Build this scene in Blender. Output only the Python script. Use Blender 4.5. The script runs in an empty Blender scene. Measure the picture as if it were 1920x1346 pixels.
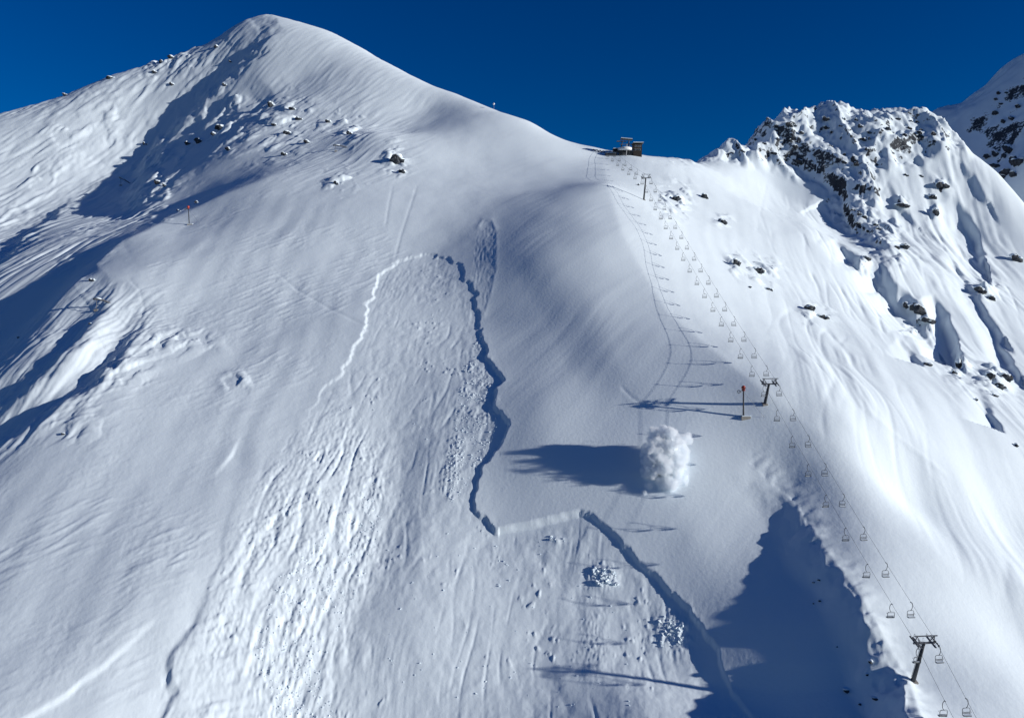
import bpy, bmesh, math, random, os
import numpy as np
from mathutils import Vector, Matrix

QUALITY = 1.0
random.seed(7)
scene = bpy.context.scene
C = scene.collection

# ------------------------------------------------------------------ camera
PITCH = math.radians(-5.0)
F = 1387.0                      # focal length in pixels of the 1920 px wide photograph
cam_d = bpy.data.cameras.new('camera')
cam_d.sensor_width = 36.0
cam_d.lens = 36.0 * F / 1920.0
cam_d.clip_start = 1.0
cam_d.clip_end = 60000.0
cam = bpy.data.objects.new('camera', cam_d)
cam.location = (0, 0, 0)
cam.rotation_euler = (math.radians(90) + PITCH, 0, 0)
C.objects.link(cam)
scene.camera = cam

# ------------------------------------------------------------------ sky and sun
SUN = Vector((0.942, -0.26, 0.22)).normalized()      # towards the sun
world = bpy.data.worlds.new('World')
scene.world = world
world.use_nodes = True
wn = world.node_tree.nodes; wl = world.node_tree.links
bg = wn['Background']
sky = wn.new('ShaderNodeTexSky')
sky.sky_type = 'NISHITA'
sky.sun_disc = False
sky.sun_elevation = math.asin(SUN.z)
sky.sun_rotation = math.atan2(SUN.x, SUN.y)
sky.altitude = 2600.0
sky.air_density = 1.0
sky.dust_density = 0.2
sky.ozone_density = 2.5
hsv = wn.new('ShaderNodeHueSaturation')
hsv.inputs['Hue'].default_value = 0.522
hsv.inputs['Saturation'].default_value = 1.5
wl.new(sky.outputs[0], hsv.inputs['Color'])
wl.new(hsv.outputs[0], bg.inputs['Color'])
bg.inputs['Strength'].default_value = 0.056

sun_d = bpy.data.lights.new('sun', 'SUN')
sun_d.energy = 4.2
sun_d.angle = math.radians(0.5)
sun_d.color = (1.0, 0.97, 0.925)
sun = bpy.data.objects.new('sun', sun_d)
sun.rotation_euler = SUN.to_track_quat('Z', 'Y').to_euler()
sun.location = SUN * 500
C.objects.link(sun)

scene.view_settings.view_transform = 'Standard'
scene.view_settings.look = 'None'
scene.view_settings.gamma = 1.0
scene.view_settings.use_curve_mapping = False
scene.view_settings.exposure = 0.22
scene.render.engine = 'CYCLES'
scene.cycles.use_denoising = True
scene.cycles.max_bounces = 18
scene.cycles.diffuse_bounces = 3
scene.cycles.volume_bounces = 16
scene.cycles.transparent_max_bounces = 8
scene.cycles.volume_step_rate = 0.15

# ------------------------------------------------------------------ numeric helpers
CP, SP = math.cos(PITCH), math.sin(PITCH)

def P(u, v, t):
    """point that lies t metres ahead of the viewpoint in the direction of photo pixel (u, v)"""
    cx = (u - 960.0) / F; cz = -(v - 673.0) / F
    return np.array([cx * t, t * (CP - cz * SP), t * (SP + cz * CP)])

def project(x, y, z):
    d = y * CP + z * SP
    h = -y * SP + z * CP
    d = np.maximum(d, 1.0)
    return 960.0 + F * x / d, 673.0 - F * h / d

def hash2(ix, iy, seed):
    h = ix.astype(np.uint32) * np.uint32(374761393) + iy.astype(np.uint32) * np.uint32(668265263) + np.uint32((seed * 1442695041) & 0xffffffff)
    h &= np.uint32(0x7fffffff)
    h = ((h ^ (h >> np.uint32(13))) * np.uint32(1274126177)) & np.uint32(0x7fffffff)
    return (h ^ (h >> np.uint32(16))) & np.uint32(0xffff)

ANG = np.arange(256) * (2 * math.pi / 256)
GX, GY = np.cos(ANG).astype(np.float32), np.sin(ANG).astype(np.float32)

def noise(x, y, seed=0):
    """2D gradient noise, about -0.7..0.7"""
    x = np.asarray(x, np.float32); y = np.asarray(y, np.float32)
    fx = np.floor(x); fy = np.floor(y)
    ix = fx.astype(np.int32); iy = fy.astype(np.int32)
    dx = x - fx; dy = y - fy
    sx = dx * dx * dx * (dx * (dx * 6 - 15) + 10); sy = dy * dy * dy * (dy * (dy * 6 - 15) + 10)
    def g(i, j):
        k = hash2(ix + i, iy + j, seed) & 255
        return GX[k] * (dx - i) + GY[k] * (dy - j)
    a = g(0, 0); b = g(1, 0); c = g(0, 1); d = g(1, 1)
    ab = a + sx * (b - a); cd = c + sx * (d - c)
    return ab + sy * (cd - ab)

def fbm(x, y, octv=4, seed=0, gain=0.5, lac=2.03):
    r = 0; a = 1.0
    for i in range(octv):
        r = r + a * noise(x, y, seed + i * 17); a *= gain
        x = x * lac + 11.3; y = y * lac - 7.7
    return r

def ridged(x, y, octv=3, seed=0):
    r = 0; a = 1.0
    for i in range(octv):
        r = r + a * (1 - 2.2 * np.abs(noise(x, y, seed + i * 31))); a *= 0.5
        x = x * 2.1 + 3.1; y = y * 2.1 + 9.2
    return r

def sstep(a, b, x):
    t = np.clip((x - a) / (b - a), 0, 1)
    return t * t * (3 - 2 * t)

def inside(poly, u, v):
    r = np.zeros(u.shape, bool)
    n = len(poly)
    for i in range(n):
        x0, y0 = poly[i]; x1, y1 = poly[(i + 1) % n]
        if y0 == y1: continue
        c = ((y0 > v) != (y1 > v)) & (u < (x1 - x0) * (v - y0) / (y1 - y0) + x0)
        r ^= c
    return r

def pdist(pts, u, v):
    """unsigned distance, arc parameter 0..n-1 and side (+1 = right of the direction of travel as seen in the picture)"""
    best = np.full(u.shape, 1e9, np.float32); par = np.zeros(u.shape, np.float32); side = np.ones(u.shape, np.float32)
    for i in range(len(pts) - 1):
        x0, y0 = pts[i][:2]; x1, y1 = pts[i + 1][:2]
        dx, dy = x1 - x0, y1 - y0; L = dx * dx + dy * dy
        k = np.clip(((u - x0) * dx + (v - y0) * dy) / L, 0, 1)
        d = np.hypot(u - x0 - k * dx, v - y0 - k * dy)
        m = d < best
        best[m] = d[m]; par[m] = i + k[m]
        side[m] = np.sign(dx * (v - y0) - dy * (u - x0))[m]
    return best, par, side

# ------------------------------------------------------------------ terrain: control points (photo pixel, metres ahead)
CTRL = [
 # chairlift ridge
 (1180,292,525),(1207,375,420),(1434,757,248),(1712,1275,173),(1165,450,353),(1250,590,300),(1320,650,278),(1400,718,257),
 (1480,780,244),(1640,905,225),(1760,1040,204),(1920,1200,190),(1445,905,228),(1480,900,228),(1545,1060,200),(1620,1150,185),(1655,1245,176),
 (1710,1346,161),(1850,1346,164),(1900,1280,174),(1600,1000,207),(1500,850,233),(1130,295,525),(1145,370,406),(1130,348,423),
 # slope right of the lift
 (1600,800,241),(1600,600,372),(1800,900,241),(1900,800,287),(1900,600,455),(1900,400,645),(1450,400,538),(1450,350,625),
 (1700,940,229),(1920,1100,202),(1300,400,441),(1400,500,386),(1400,600,315),(1500,650,302),(1900,1000,233),
 (1600,450,488),(1600,300,632),(1750,600,428),(1340,290,640),(1270,297,580),
 (1400,310,632),(1500,300,645),(1700,350,612),(1800,400,602),(1850,700,365),(1700,470,508),
 # main face
 (930,990,226),(940,780,260),(900,600,314),(900,420,393),(1100,900,234),(1120,771,255),(1030,1265,191),(1050,600,302),
 (1050,350,442),(900,300,500),(800,480,375),(700,600,325),(700,400,418),(700,250,530),(640,285,512),(560,450,397),(480,560,349),
 (300,600,338),(355,425,437),(0,900,254),(300,900,248),(300,750,285),(100,750,288),(500,800,268),(100,1200,199),(300,1150,203),
 (450,1050,218),(600,1300,192),(800,1200,200),(0,1346,181),(300,1346,183),(600,1346,188),(950,1346,183),(1200,1346,176),
 (1260,1200,194),(1300,1000,215),(700,950,236),(200,560,352),(100,650,316),(0,800,284),(750,250,556),(1000,500,337),
 # spur crest and the couloir behind it
 (420,372,470),(250,450,424),(180,510,390),(130,545,374),(500,340,480),
 (60,600,356),(0,660,332),(150,500,391),(250,430,440),(350,380,490),(0,550,386),(100,450,448),
 # left face and summit
 (500,150,668),(560,230,588),(500,230,592),(560,150,664),(640,170,632),(800,205,607),(300,150,706),(150,250,660),(0,300,628),(200,350,594),(0,400,572),(350,250,645),(430,300,542),
]
SKYLINE = [(490,28,800),(440,42,792),(400,65,788),(330,95,772),(210,140,748),(120,180,735),(0,215,715),(-150,265,690),
 (560,48,790),(600,62,780),(640,75,765),(700,108,735),(760,140,700),(800,159,677),(830,170,657),(860,179,642),(890,191,626),(920,204,610),(1000,232,580),(1060,262,555),(1110,276,540),
 (1360,275,650),(1440,222,690),(1525,205,700),(1610,205,700),(1700,212,690),(1745,222,680),(1790,262,662),(1880,340,640),(1920,390,630)]
FARPEAK = [(1757,214,1000),(1800,203,985),(1840,172,985),(1880,140,984),(1925,112,962),(2000,65,935),(1900,300,834),(1840,290,880),
 (1900,380,785),(1960,300,775),(1960,200,845)]
def level(c):
    # the broad left-hand slope lies almost level across
    u, v, t = c
    x = (u - 960) / F * t
    main = (u < 900 and v >= 400 and t < 440) or (u, v) in ((420,372),(500,340))
    spur_back = (u, v) in ((60,600),(0,660),(150,500),(250,430),(350,380),(0,550),(100,450))
    return (u, v, t - 0.092 * max(0, -x)) if main and not spur_back else c
pts = [P(*level(c)) for c in CTRL] + [P(*c) for c in SKYLINE] + [P(*c) for c in FARPEAK]
for c in SKYLINE:
    p = P(*c); d = np.array([p[0], p[1], 0]); d /= np.linalg.norm(d)
    big = c[0] > 1300
    pts.append(p + d * 60 + np.array([0, 0, -14 if not big else -25]))
    pts.append(p + d * (200 if not big else 150) + np.array([0, 0, -80 if not big else -100]))
for c in FARPEAK[:6]:
    p = P(*c); d = np.array([p[0], p[1], 0]); d /= np.linalg.norm(d)
    pts.append(p + d * 90 + np.array([0, 0, -70]))
for c in [(0,1346,181),(300,1346,183),(600,1346,188),(950,1346,183),(1200,1346,179),(1500,1346,170),(1710,1346,161),(1850,1346,164)]:
    p = P(*c); pts.append(np.array([p[0] * .8, p[1] - 60, p[2] - 37]))
pts = np.array(pts)

def tps_fit(p, lam=2.0):
    n = len(p); xy = p[:, :2] / 100.0
    r2 = ((xy[:, None] - xy[None]) ** 2).sum(-1)
    K = np.where(r2 > 0, r2 * np.log(r2 + 1e-12), 0) + lam * 0.001 * np.eye(n)
    A = np.zeros((n + 3, n + 3)); A[:n, :n] = K
    A[:n, n] = 1; A[:n, n + 1:] = xy; A[n, :n] = 1; A[n + 1:, :n] = xy.T
    b = np.zeros(n + 3); b[:n] = p[:, 2]
    return np.linalg.solve(A, b)

W_TPS = tps_fit(pts)
def base_height(x, y):
    xs = x / 100.0; ys = y / 100.0
    n = len(pts); z = W_TPS[n] + W_TPS[n + 1] * xs + W_TPS[n + 2] * ys
    for i in range(n):
        r2 = (xs - pts[i, 0] / 100) ** 2; r2 += (ys - pts[i, 1] / 100) ** 2; r2 += 1e-9
        l = np.log(r2); l *= r2; l *= W_TPS[i]; z += l
    return z

NA, NR = int(1020 * QUALITY), int(1260 * QUALITY)
AZ0, AZ1 = math.radians(-41), math.radians(42)
R0, R1 = 96.0, 1420.0
az = np.linspace(AZ0, AZ1, NA); lr = np.linspace(math.log(R0), math.log(R1), NR)
AZ, LR = np.meshgrid(az, lr)
RR = np.exp(LR)
X = RR * np.sin(AZ); Y = RR * np.cos(AZ)
Z0 = base_height(X, Y)
U, V = project(X, Y, Z0)
U = U.astype(np.float32); V = V.astype(np.float32)
T = (Y * CP + Z0 * SP).astype(np.float32)
Xf = X.astype(np.float32); Yf = Y.astype(np.float32)
D = np.zeros(X.shape, np.float32)

# ------------------------------------------------------------------ terrain: relief laid over the control surface
ROCK = np.zeros(X.shape, np.float32)

def near(pts_, m):
    us = [p[0] for p in pts_]; vs = [p[1] for p in pts_]
    return (U > min(us) - m) & (U < max(us) + m) & (V > min(vs) - m) & (V < max(vs) + m)

def soft(poly, feather=30, tmin=0, tmax=5000):
    """feathered mask of a polygon traced on the terrain"""
    w = np.zeros(X.shape, np.float32)
    m = near(poly, feather + 2) & (T > tmin) & (T < tmax)
    u, v = U[m], V[m]
    d, _, _ = pdist(poly + [poly[0]], u, v)
    s = np.where(inside(poly, u, v), d, -d)
    w[m] = sstep(-feather, feather, s)
    return w

def blob(u0, v0, ru, rv, tmin=0, tmax=5000):
    return np.exp(-((U - u0) / ru) ** 2 - ((V - v0) / rv) ** 2) * ((T > tmin) & (T < tmax))

def scarp(line, H, w1, w2, side=-1, rough=0.0, tmin=0, tmax=5000, lip=0.0, rs=14.0):
    """a step along a line: ground on one side drops H metres within w1 px and comes back within w2 px"""
    m = near(line, w1 + w2 + 20) & (T > tmin) & (T < tmax)
    u, v = U[m].copy(), V[m].copy()
    d, par, sd = pdist(line, u, v)
    if rough:
        e = rough * np.exp(-d / 50.0)
        u += e * fbm(Xf[m] / rs, Yf[m] / rs, 3, 91); v += e * .6 * fbm(Xf[m] / rs, Yf[m] / rs, 3, 57)
        d, par, sd = pdist(line, u, v)
    hh = np.interp(par, np.arange(len(line)), np.asarray(H, float)) if np.ndim(H) else H
    on = sd == side
    D[m] -= np.where(on, hh * sstep(0, w1, d) * (1 - sstep(w1, w1 + w2, d)), 0)
    if lip: D[m] += lip * np.exp(-d / 18.0) * np.where(on, np.exp(-d / 4.0), 1) * (hh > .05)

def tent(line, h, w, tmin=0, tmax=5000):
    m = near(line, w * 4) & (T > tmin) & (T < tmax)
    d, par, sd = pdist(line, U[m], V[m])
    hh = np.interp(par, np.arange(len(line)), np.asarray(h, float)) if np.ndim(h) else h
    D[m] += hh * np.exp(-np.sqrt((d / w) ** 2 + .02))

def groove(line, h, w, tmin=0, tmax=5000):
    m = near(line, w * 4) & (T > tmin) & (T < tmax)
    d, par, sd = pdist(line, U[m], V[m])
    n = len(line) - 1
    fade = np.clip(np.minimum(par, n - par) * 3, 0, 1)
    D[m] += h * fade * np.exp(-(d / w) ** 2)

def wdir(a, b):
    p, q = P(*a), P(*b); d = (q - p)[:2]
    return d / np.linalg.norm(d)

def along(dv, la, lc, warp=0.0, wl=25.0, seed=0):
    """stretched coordinates: la metres along dv, lc metres across"""
    a = Xf * dv[0] + Yf * dv[1]; c = -Xf * dv[1] + Yf * dv[0]
    if warp: c = c + warp * noise(Xf / wl, Yf / wl, 300 + seed)
    return a / la, c / lc

f32 = np.float32
# --- broad undulation
D += 1.1 * fbm(Xf / 75, Yf / 75, 3, 1)

# --- wind-scooped hollow below the lift ridge
CORN = [(1425,885),(1450,908),(1480,930),(1505,962),(1520,1005),(1548,1058),(1598,1108),(1622,1150),(1648,1205),(1655,1240),(1690,1285),(1712,1360)]
CORN_H = [0,.8,1.4,1.9,2.3,2.5,2.7,3.0,4.6,6.6,7.6,8.0]
cu = np.array([p[0] for p in CORN], float); cv = np.array([p[1] for p in CORN], float)
mm = (V > 870) & (V < 1500) & (T < 260) & (U > 600) & (U < 1900)
wob = 24 * fbm(Xf[mm] / 7, Yf[mm] / 7, 3, 91)
d_ = np.interp(V[mm], cv, cu) - U[mm]
d_ = d_ + wob * np.exp(-np.abs(d_) / 50.0)
scal = fbm(Xf[mm] * 0 + V[mm] / 38.0, Xf[mm] * 0 + 3.3, 3, 92, .6)
hh = np.interp(V[mm], cv, CORN_H) * .9
D[mm] -= np.where(d_ > 0, hh * sstep(0, 75, d_) * (1 - sstep(75, 620, d_)), 0)
D[mm] += (.5 + 1.25 * scal) * np.exp(-np.abs(d_) / np.where(d_ > 0, 14.0, 26.0)) * sstep(1, 3, hh)
tent([(1460,905),(1520,990),(1560,1050),(1620,1130),(1660,1210),(1700,1270),(1730,1360)], [0,.6,1.0,1.0,1.0,1.0,1.0], 22, tmax=260)
# --- gullies on the left
scarp([(305,568),(275,622),(238,672),(182,725),(100,782),(0,842),(-120,915)], [0,2.5,4.5,5,5,5,5], 42, 55, side=1, rough=15, tmin=230, tmax=420, rs=10)
scarp([(235,535),(205,588),(160,642),(112,690),(60,732),(0,776),(-100,840)], [0,2.5,4.5,5,5,5,5], 40, 48, side=1, rough=15, tmin=250, tmax=420, rs=10)
tent([(150,532),(92,588),(32,632),(-20,662)], [1,2,2,1.5], 13, tmin=270, tmax=420)
# --- couloir and ribs below the summit
scarp([(540,62),(515,82),(480,118),(440,150),(395,190),(345,238),(310,275),(285,320),(272,360),(285,400)], [0,5,10,13,14,14.5,14,11,6,0], 45, 150, side=1, rough=22, tmin=470)
scarp([(250,300),(200,330),(120,395),(40,470),(-40,540)], [0,2,3,3,3], 22, 60, side=1, rough=20, tmin=400)
scarp([(520,180),(500,200),(480,230)], [0,3,0], 14, 60, side=1, rough=8, tmin=470)
# --- shoulder above the blast
mm = (V > 440) & (V < 780) & (T < 420) & (U > 700) & (U < 1300)
d_ = np.interp(V[mm], [455,520,600,680,745], [1040,1085,1130,1165,1205]) - U[mm]
hh = np.interp(V[mm], [440,520,600,680,780], [0,.9,1.3,1.0,0])
D[mm] -= np.where(d_ > 0, hh * sstep(0, 110, d_) * (1 - sstep(110, 400, d_)), 0)
D += 1.5 * blob(1010, 800, 70, 110, 0, 330)

# --- crests
tent([(1128,300),(1140,350),(1165,440),(1215,530),(1255,595),(1320,650),(1400,716),(1480,778),(1560,835),(1640,903),(1760,1040),(1920,1200)],
     [.8,1.0,1.0,1.1,1.3,1.3,1.1,.8,.4,.25,.25,.3], 36, tmax=560)
tent([(640,285),(560,312),(500,338),(420,372),(355,403),(290,432),(230,458),(180,503),(140,535)], [0,1,2,2.5,2.5,2.5,2.5,2.5,1], 15, tmax=520)
D -= 3.6 * blob(1430, 1275, 130, 70, 0, 260)
# --- the fine relief is laid out on the ground as it stands now
U, V = project(X, Y, Z0 + D)
U = U.astype(np.float32); V = V.astype(np.float32)
T = (Y * CP + (Z0 + D) * SP).astype(np.float32)

# --- slid area below the fracture line
CROWN = [(560,800),(585,765),(610,722),(640,694),(660,660),(684,612),(688,572),(702,538),(710,514),(735,492),(770,480),(800,476),(834,480),
 (850,487),(868,500),(871,516),(885,528),(893,552),(896,577),(901,600),(899,626),(912,645),(913,670),(930,690),(940,708),(934,736),(930,760),
 (946,780),(954,796),(950,815),(935,842),(912,870),(895,905),(888,937),(900,965),(928,991),(1000,977),(1087,957),(1112,963),(1150,995),
 (1203,1055),(1250,1092),(1282,1132),(1312,1167),(1342,1207),(1358,1252),(1372,1292),(1425,1352)]
CD = [0,.12,.25,.4,.5,.55,.55,.6,.6,.6,.55,.5,.5,
 .4,.4,.4,.45,.5,.5,.55,.65,.75,.85,.95,.9,.95,.95,
 .95,1.0,.9,.8,.75,.7,.7,.75,1.2,1.5,1.2,.9,.9,
 .95,1.0,1.05,1.05,1.0,.9,.8,.6]
SLAB = CROWN + [(1425,1700),(300,1700),(300,1250),(400,1080),(470,930)]
m = near(CROWN, 420) & (T < 460)
jag = np.where((V[m] > 935) & (U[m] > 935) & (U[m] < 1110), .15, 1.0)
uu = U[m] + jag * (11 * fbm(Xf[m] / 9, Yf[m] / 9, 4, 401, .6)); vv = V[m] + jag * (8 * fbm(Xf[m] / 9, Yf[m] / 9, 4, 402, .6))
dd, par, sd = pdist(CROWN, uu, vv)
ins = inside(SLAB, uu, vv)
dB, _, _ = pdist([(520,860),(470,930),(400,1080),(300,1250),(300,1700)], uu, vv)
hh = np.interp(par, np.arange(len(CROWN)), CD)
# straight saw-cut between the two lobes stays clean
D[m] -= np.where(ins, (hh * np.exp(-(dd / 75) ** 2) + .6 * (1 - np.exp(-(dd / 75) ** 2)) * np.exp(-dd / 500)) * sstep(0, np.where(jag < .5, 2.4, 3.6), dd) * sstep(0, 90, dB), 0)
D[m] += np.where(ins, 0, .12 * hh * np.exp(-dd / 12))
SLID = np.zeros(X.shape, f32); SLID[m] = np.where(ins, sstep(0, 25, dd), 0)

# --- masks
M_SMOOTH = soft([(940,230),(1180,300),(1260,590),(1480,790),(1440,900),(1400,1050),(1360,1190),(1100,940),(935,980),(960,790),(900,600),(930,420)], 30, tmax=560)
M_LEFT = soft([(-200,760),(120,640),(330,420),(560,340),(760,470),(680,620),(600,760),(480,900),(400,1100),(300,1500),(-300,1500)], 60, tmax=500)
M_DEBRIS = soft([(640,760),(720,820),(740,950),(705,1080),(650,1180),(640,1260),(680,1500),(300,1500),(330,1270),(400,1130),(460,970),(530,860)], 45, tmax=330)
M_RIGHT = soft([(1260,580),(1180,300),(1330,285),(1500,380),(1760,230),(2200,600),(2200,1500),(1920,1180),(1640,890),(1480,765)], 35)
M_FARLEFT = soft([(-300,200),(0,200),(200,140),(440,40),(515,78),(410,180),(310,280),(300,400),(150,520),(-300,720)], 30, tmin=372)
M_CRAG = soft([(1335,290),(1430,190),(1770,190),(1815,290),(1740,300),(1700,310),(1640,330),(1640,370),(1570,340),(1480,330)], 16, tmin=560, tmax=760)
M_PEAK = soft([(430,20),(640,70),(800,200),(760,330),(560,330),(480,260)], 60, tmin=430)

# --- wind-packed snow on the left-hand slope
wd = wdir((60,1100,215), (330,960,238))
a, c = along(wd, 9, 1.9, 1.6, 13)
n1 = noise(a, c, 11); n2 = noise(a * 1.9 + 5, c * 2.1, 12)
mod = sstep(-.15, .35, fbm(Xf / 45, Yf / 45, 2, 13))
D += M_LEFT * (1 - SLID) * (.10 + .9 * mod) * (.15 * sstep(.06, .36, n1) + .08 * sstep(.05, .4, n2) + .06 * n1)
a, c = along(wdir((300,640,330), (120,900,255)), 60, 9, 6, 40)
D += M_LEFT * .34 * noise(a, c, 15)
D += (M_LEFT * .6 + SLID * .5) * .10 * fbm(Xf / 2.4, Yf / 2.4, 3, 160, .6) * (.15 + 1.2 * sstep(-.15, .4, fbm(Xf / 24, Yf / 24, 3, 161)))
# --- general ripples
D += (1 - .75 * M_SMOOTH) * .13 * fbm(Xf / 13, Yf / 13, 4, 21)
a, c = along(wdir((900,760,262), (1080,620,300)), 45, 5.5, 4, 30)
D += M_SMOOTH * (.055 * noise(a, c, 22) + .03 * noise(a * 2.3, c * 2.3, 23)) * (.3 + 1.2 * sstep(-.2, .4, fbm(Xf / 40, Yf / 40, 2, 25)))
D += M_SMOOTH * blob(1130, 640, 170, 170) * .18 * noise(a * .7, c * .8, 24)

# --- bed of the avalanche: flow streaks, then rubble
fl = wdir((800,560,325), (640,1100,215))
a, c = along(fl, 11, 1.7, 2.2, 18)
rm = fbm(Xf / 22, Yf / 22, 2, 31)
low = 1 - .78 * sstep(720, 800, U) * sstep(930, 1000, V) * (1 - .75 * np.exp(-((U - 1120 + .12 * (V - 1100)) / 45) ** 2))
D += SLID * low * (.11 * noise(a, c, 32) + .07 * noise(a * 2.2, c * 2.1, 33)) * (.2 + 1.1 * sstep(-.25, .4, rm))
D += SLID * (1 - low) * (.26 * fbm(Xf / 9, Yf / 9, 4, 47, .55))
D += SLID * .16 * fbm(Xf / 4.2, Yf / 4.2, 3, 34) * (.3 + sstep(-.3, .3, fbm(Xf / 30, Yf / 30, 2, 35)))
RUB = np.abs(noise(Xf / 1.5, Yf / 1.5, 36)) + .6 * np.abs(noise(Xf / .8, Yf / .8, 37))
LUMP = sstep(.28, .55, noise(Xf / 1.7, Yf / 1.7, 38) + .5 * noise(Xf / .8, Yf / .8, 39))
ag, cg = along(fl, 26, 3.2, 5, 30)
D += M_DEBRIS * (.36 * noise(ag, cg, 130) + .2 * noise(ag * 2.4, cg * 2.6, 131) + .2 * fbm(Xf / 1.7, Yf / 1.7, 2, 134)) * (.2 + 1.1 * sstep(-.2, .3, fbm(Xf / 20, Yf / 20, 2, 132)))
D += M_DEBRIS * (.42 * RUB + .34 * fbm(Xf / 5, Yf / 5, 4, 40)) * (.15 + 1.1 * sstep(-.2, .35, fbm(Xf / 13, Yf / 13, 3, 41)))
# scattered lumps in the slid area
LM = SLID * sstep(.12, .42, fbm(Xf / 14, Yf / 14, 3, 42))
D += LM * .35 * LUMP * (1 - .5 * M_DEBRIS)
M_RUB2 = soft([(900,620),(920,680),(930,750),(930,810),(880,900),(845,960),(820,900),(850,780),(865,690)], 18, tmax=330)
D += M_RUB2 * (.6 * RUB) * sstep(-.25, .12, fbm(Xf / 8, Yf / 8, 2, 43))
M_RUB3 = np.clip(blob(1130, 1078, 26, 22, 0, 300) * 1.6 + blob(1260, 1180, 42, 38, 0, 300) + blob(1045, 1008, 14, 7, 0, 300) + blob(1115, 1200, 26, 60, 0, 300) * .5, 0, 1)
D += M_RUB3 * (.3 + 1.0 * RUB)
# rippled lobes at the foot
a, c = along(wdir((360,1300,185), (600,1230,196)), 13, 2.0, 5, 14)
ML = soft([(420,1130),(500,1190),(560,1260),(600,1500),(280,1500),(330,1260)], 30, tmax=300)
D += ML * (.42 * noise(a, c, 45) + .2 * noise(a * 2, c * 2, 46))
# chute: hollow axis and raised left edge
line = [(800,640),(765,740),(742,850),(724,950),(700,1040),(655,1130),(620,1230)]
mm = near(line, 220) & (T < 330)
d_, p_, s_ = pdist(line, U[mm], V[mm])
D[mm] -= 2.6 * np.exp(-(d_ / np.where(s_ > 0, 95, 60)) ** 2) * np.interp(p_, range(7), [.0, .3, .8, 1, 1, .8, .2])
scarp([(500,860),(455,930),(436,1000),(418,1080),(388,1140),(350,1200),(322,1250),(330,1300),(305,1360)],
      [0,.1,.2,.3,.5,.8,1.2,1.0,.8], 20, 150, side=1, rough=30, tmax=300)
scarp([(310,1130),(250,1190),(190,1245),(120,1300),(20,1360)], [0,.3,.6,.6,.7], 9, 90, side=-1, rough=12, tmax=300)
scarp([(450,810),(430,850),(395,895)], [0,.5,0], 8, 60, side=-1, rough=4, tmax=330)

# --- small older slide at the crater, below the summit face
TONG = [(905,413),(921,413),(931,440),(931,500),(921,550),(907,590),(899,560),(884,515),(889,470),(896,435)]
mt = soft(TONG, 3, tmax=520)
a, c = along(wdir((910,430,392), (902,580,322)), 5, .9)
D += mt * (-.05 + .13 * noise(a, c, 48) + .10 * RUB)
tent([(897,425),(905,412),(921,412),(929,428)], .3, 5, tmax=520)
tent([(931,440),(931,500),(921,550),(907,590)], .15, 4, tmax=520)
# --- rocky knolls: lumps of buried rock
def knolls(mask, size, h, seed, thr=.12):
    wx = Xf + size * .5 * noise(Xf / size * .8, Yf / size * .8, seed + 5); wy = Yf + size * .5 * noise(Xf / size * .8, Yf / size * .8, seed + 6)
    n = noise(wx / size, wy / size / 1.25, seed) + .45 * np.abs(noise(wx / size * 2.1, wy / size * 2.1, seed + 1))
    return mask * h * np.sqrt(np.maximum(n - thr, 0) + .0004) * .75
KN = np.clip(blob(310,115,60,26,430) + blob(545,215,50,35,430) * .7 + blob(400,245,60,40,430) + blob(430,190,40,35,430) + blob(290,330,50,80,430) + blob(655,235,30,30,430)
             + blob(740,302,22,28,430) + blob(520,250,60,60,430) * .5 + blob(640,340,30,20,380), 0, 1)
KL = np.clip(blob(330,640,70,22,0,430) + blob(440,715,26,18,0,430) + blob(230,690,50,30,0,430) + blob(130,800,60,30,0,430) * .7, 0, 1)
D += knolls(KL, 6, 2.6, 78, .0)
D += knolls(KN, 13, 6.0, 70, .2) + knolls(KN, 6, 1.3, 74, .2)
KR = np.clip(blob(1300,290,40,16,500) + blob(1265,375,28,30,380) + blob(1385,495,22,18) + blob(1430,510,30,22) + blob(1530,590,26,16) + blob(1355,415,14,12), 0, 1)
D += knolls(KR, 9, 5.5, 76)

# --- crags on the right
cr = ridged(Xf / 62, Yf / 62, 2, 80)
blk = np.abs(noise(Xf / 17, Yf / 17, 81)) * 1.6 + np.abs(noise(Xf / 8, Yf / 8, 82))
bl1 = np.sqrt(np.abs(noise(Xf / 33, Yf / 33, 81)) + .01); bl2 = np.sqrt(np.abs(noise(Xf / 15, Yf / 15, 82)) + .01)
D += M_CRAG * (7.0 * (cr - .75) + -15 * (bl1 - .45) + 5.0 * (bl2 - .45) - 3.2 * np.sqrt(np.abs(noise(Xf / 9, Yf / 9, 87)) + .01) + 2.2 * np.abs(noise(Xf / 7, Yf / 7, 84)) + .5 * fbm(Xf / 6, Yf / 6, 2, 83))
M_RIB = soft([(1560,330),(1620,300),(1660,340),(1640,430),(1700,470),(1690,500),(1600,430),(1545,370)], 14, tmin=450)
D += M_RIB * (6 * np.abs(noise(Xf / 12, Yf / 12, 85)) + 3 * np.abs(noise(Xf / 5, Yf / 5, 86)))
scarp([(1550,320),(1585,340),(1590,372),(1605,405),(1650,440),(1690,478)], [3,9,10,9,7,0], 14, 90, side=1, rough=10, tmin=430)
scarp([(1640,470),(1662,505),(1690,535),(1735,575),(1760,620)], [0,9,12,10,2], 16, 65, side=1, rough=7, tmin=380, tmax=620)
scarp([(1755,545),(1780,590),(1800,640),(1805,690),(1795,712)], [0,9,12,10,3], 15, 65, side=1, rough=7, tmin=350, tmax=620)
scarp([(1790,365),(1815,400),(1838,430),(1848,480)], [0,8,10,5], 13, 60, side=1, rough=6, tmin=430)
scarp([(1800,290),(1830,330),(1850,370)], [0,5,3], 12, 50, side=1, rough=6, tmin=480)
scarp([(1690,630),(1730,680),(1745,700)], [0,4,3], 10, 40, side=1, rough=5, tmin=330)
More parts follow.
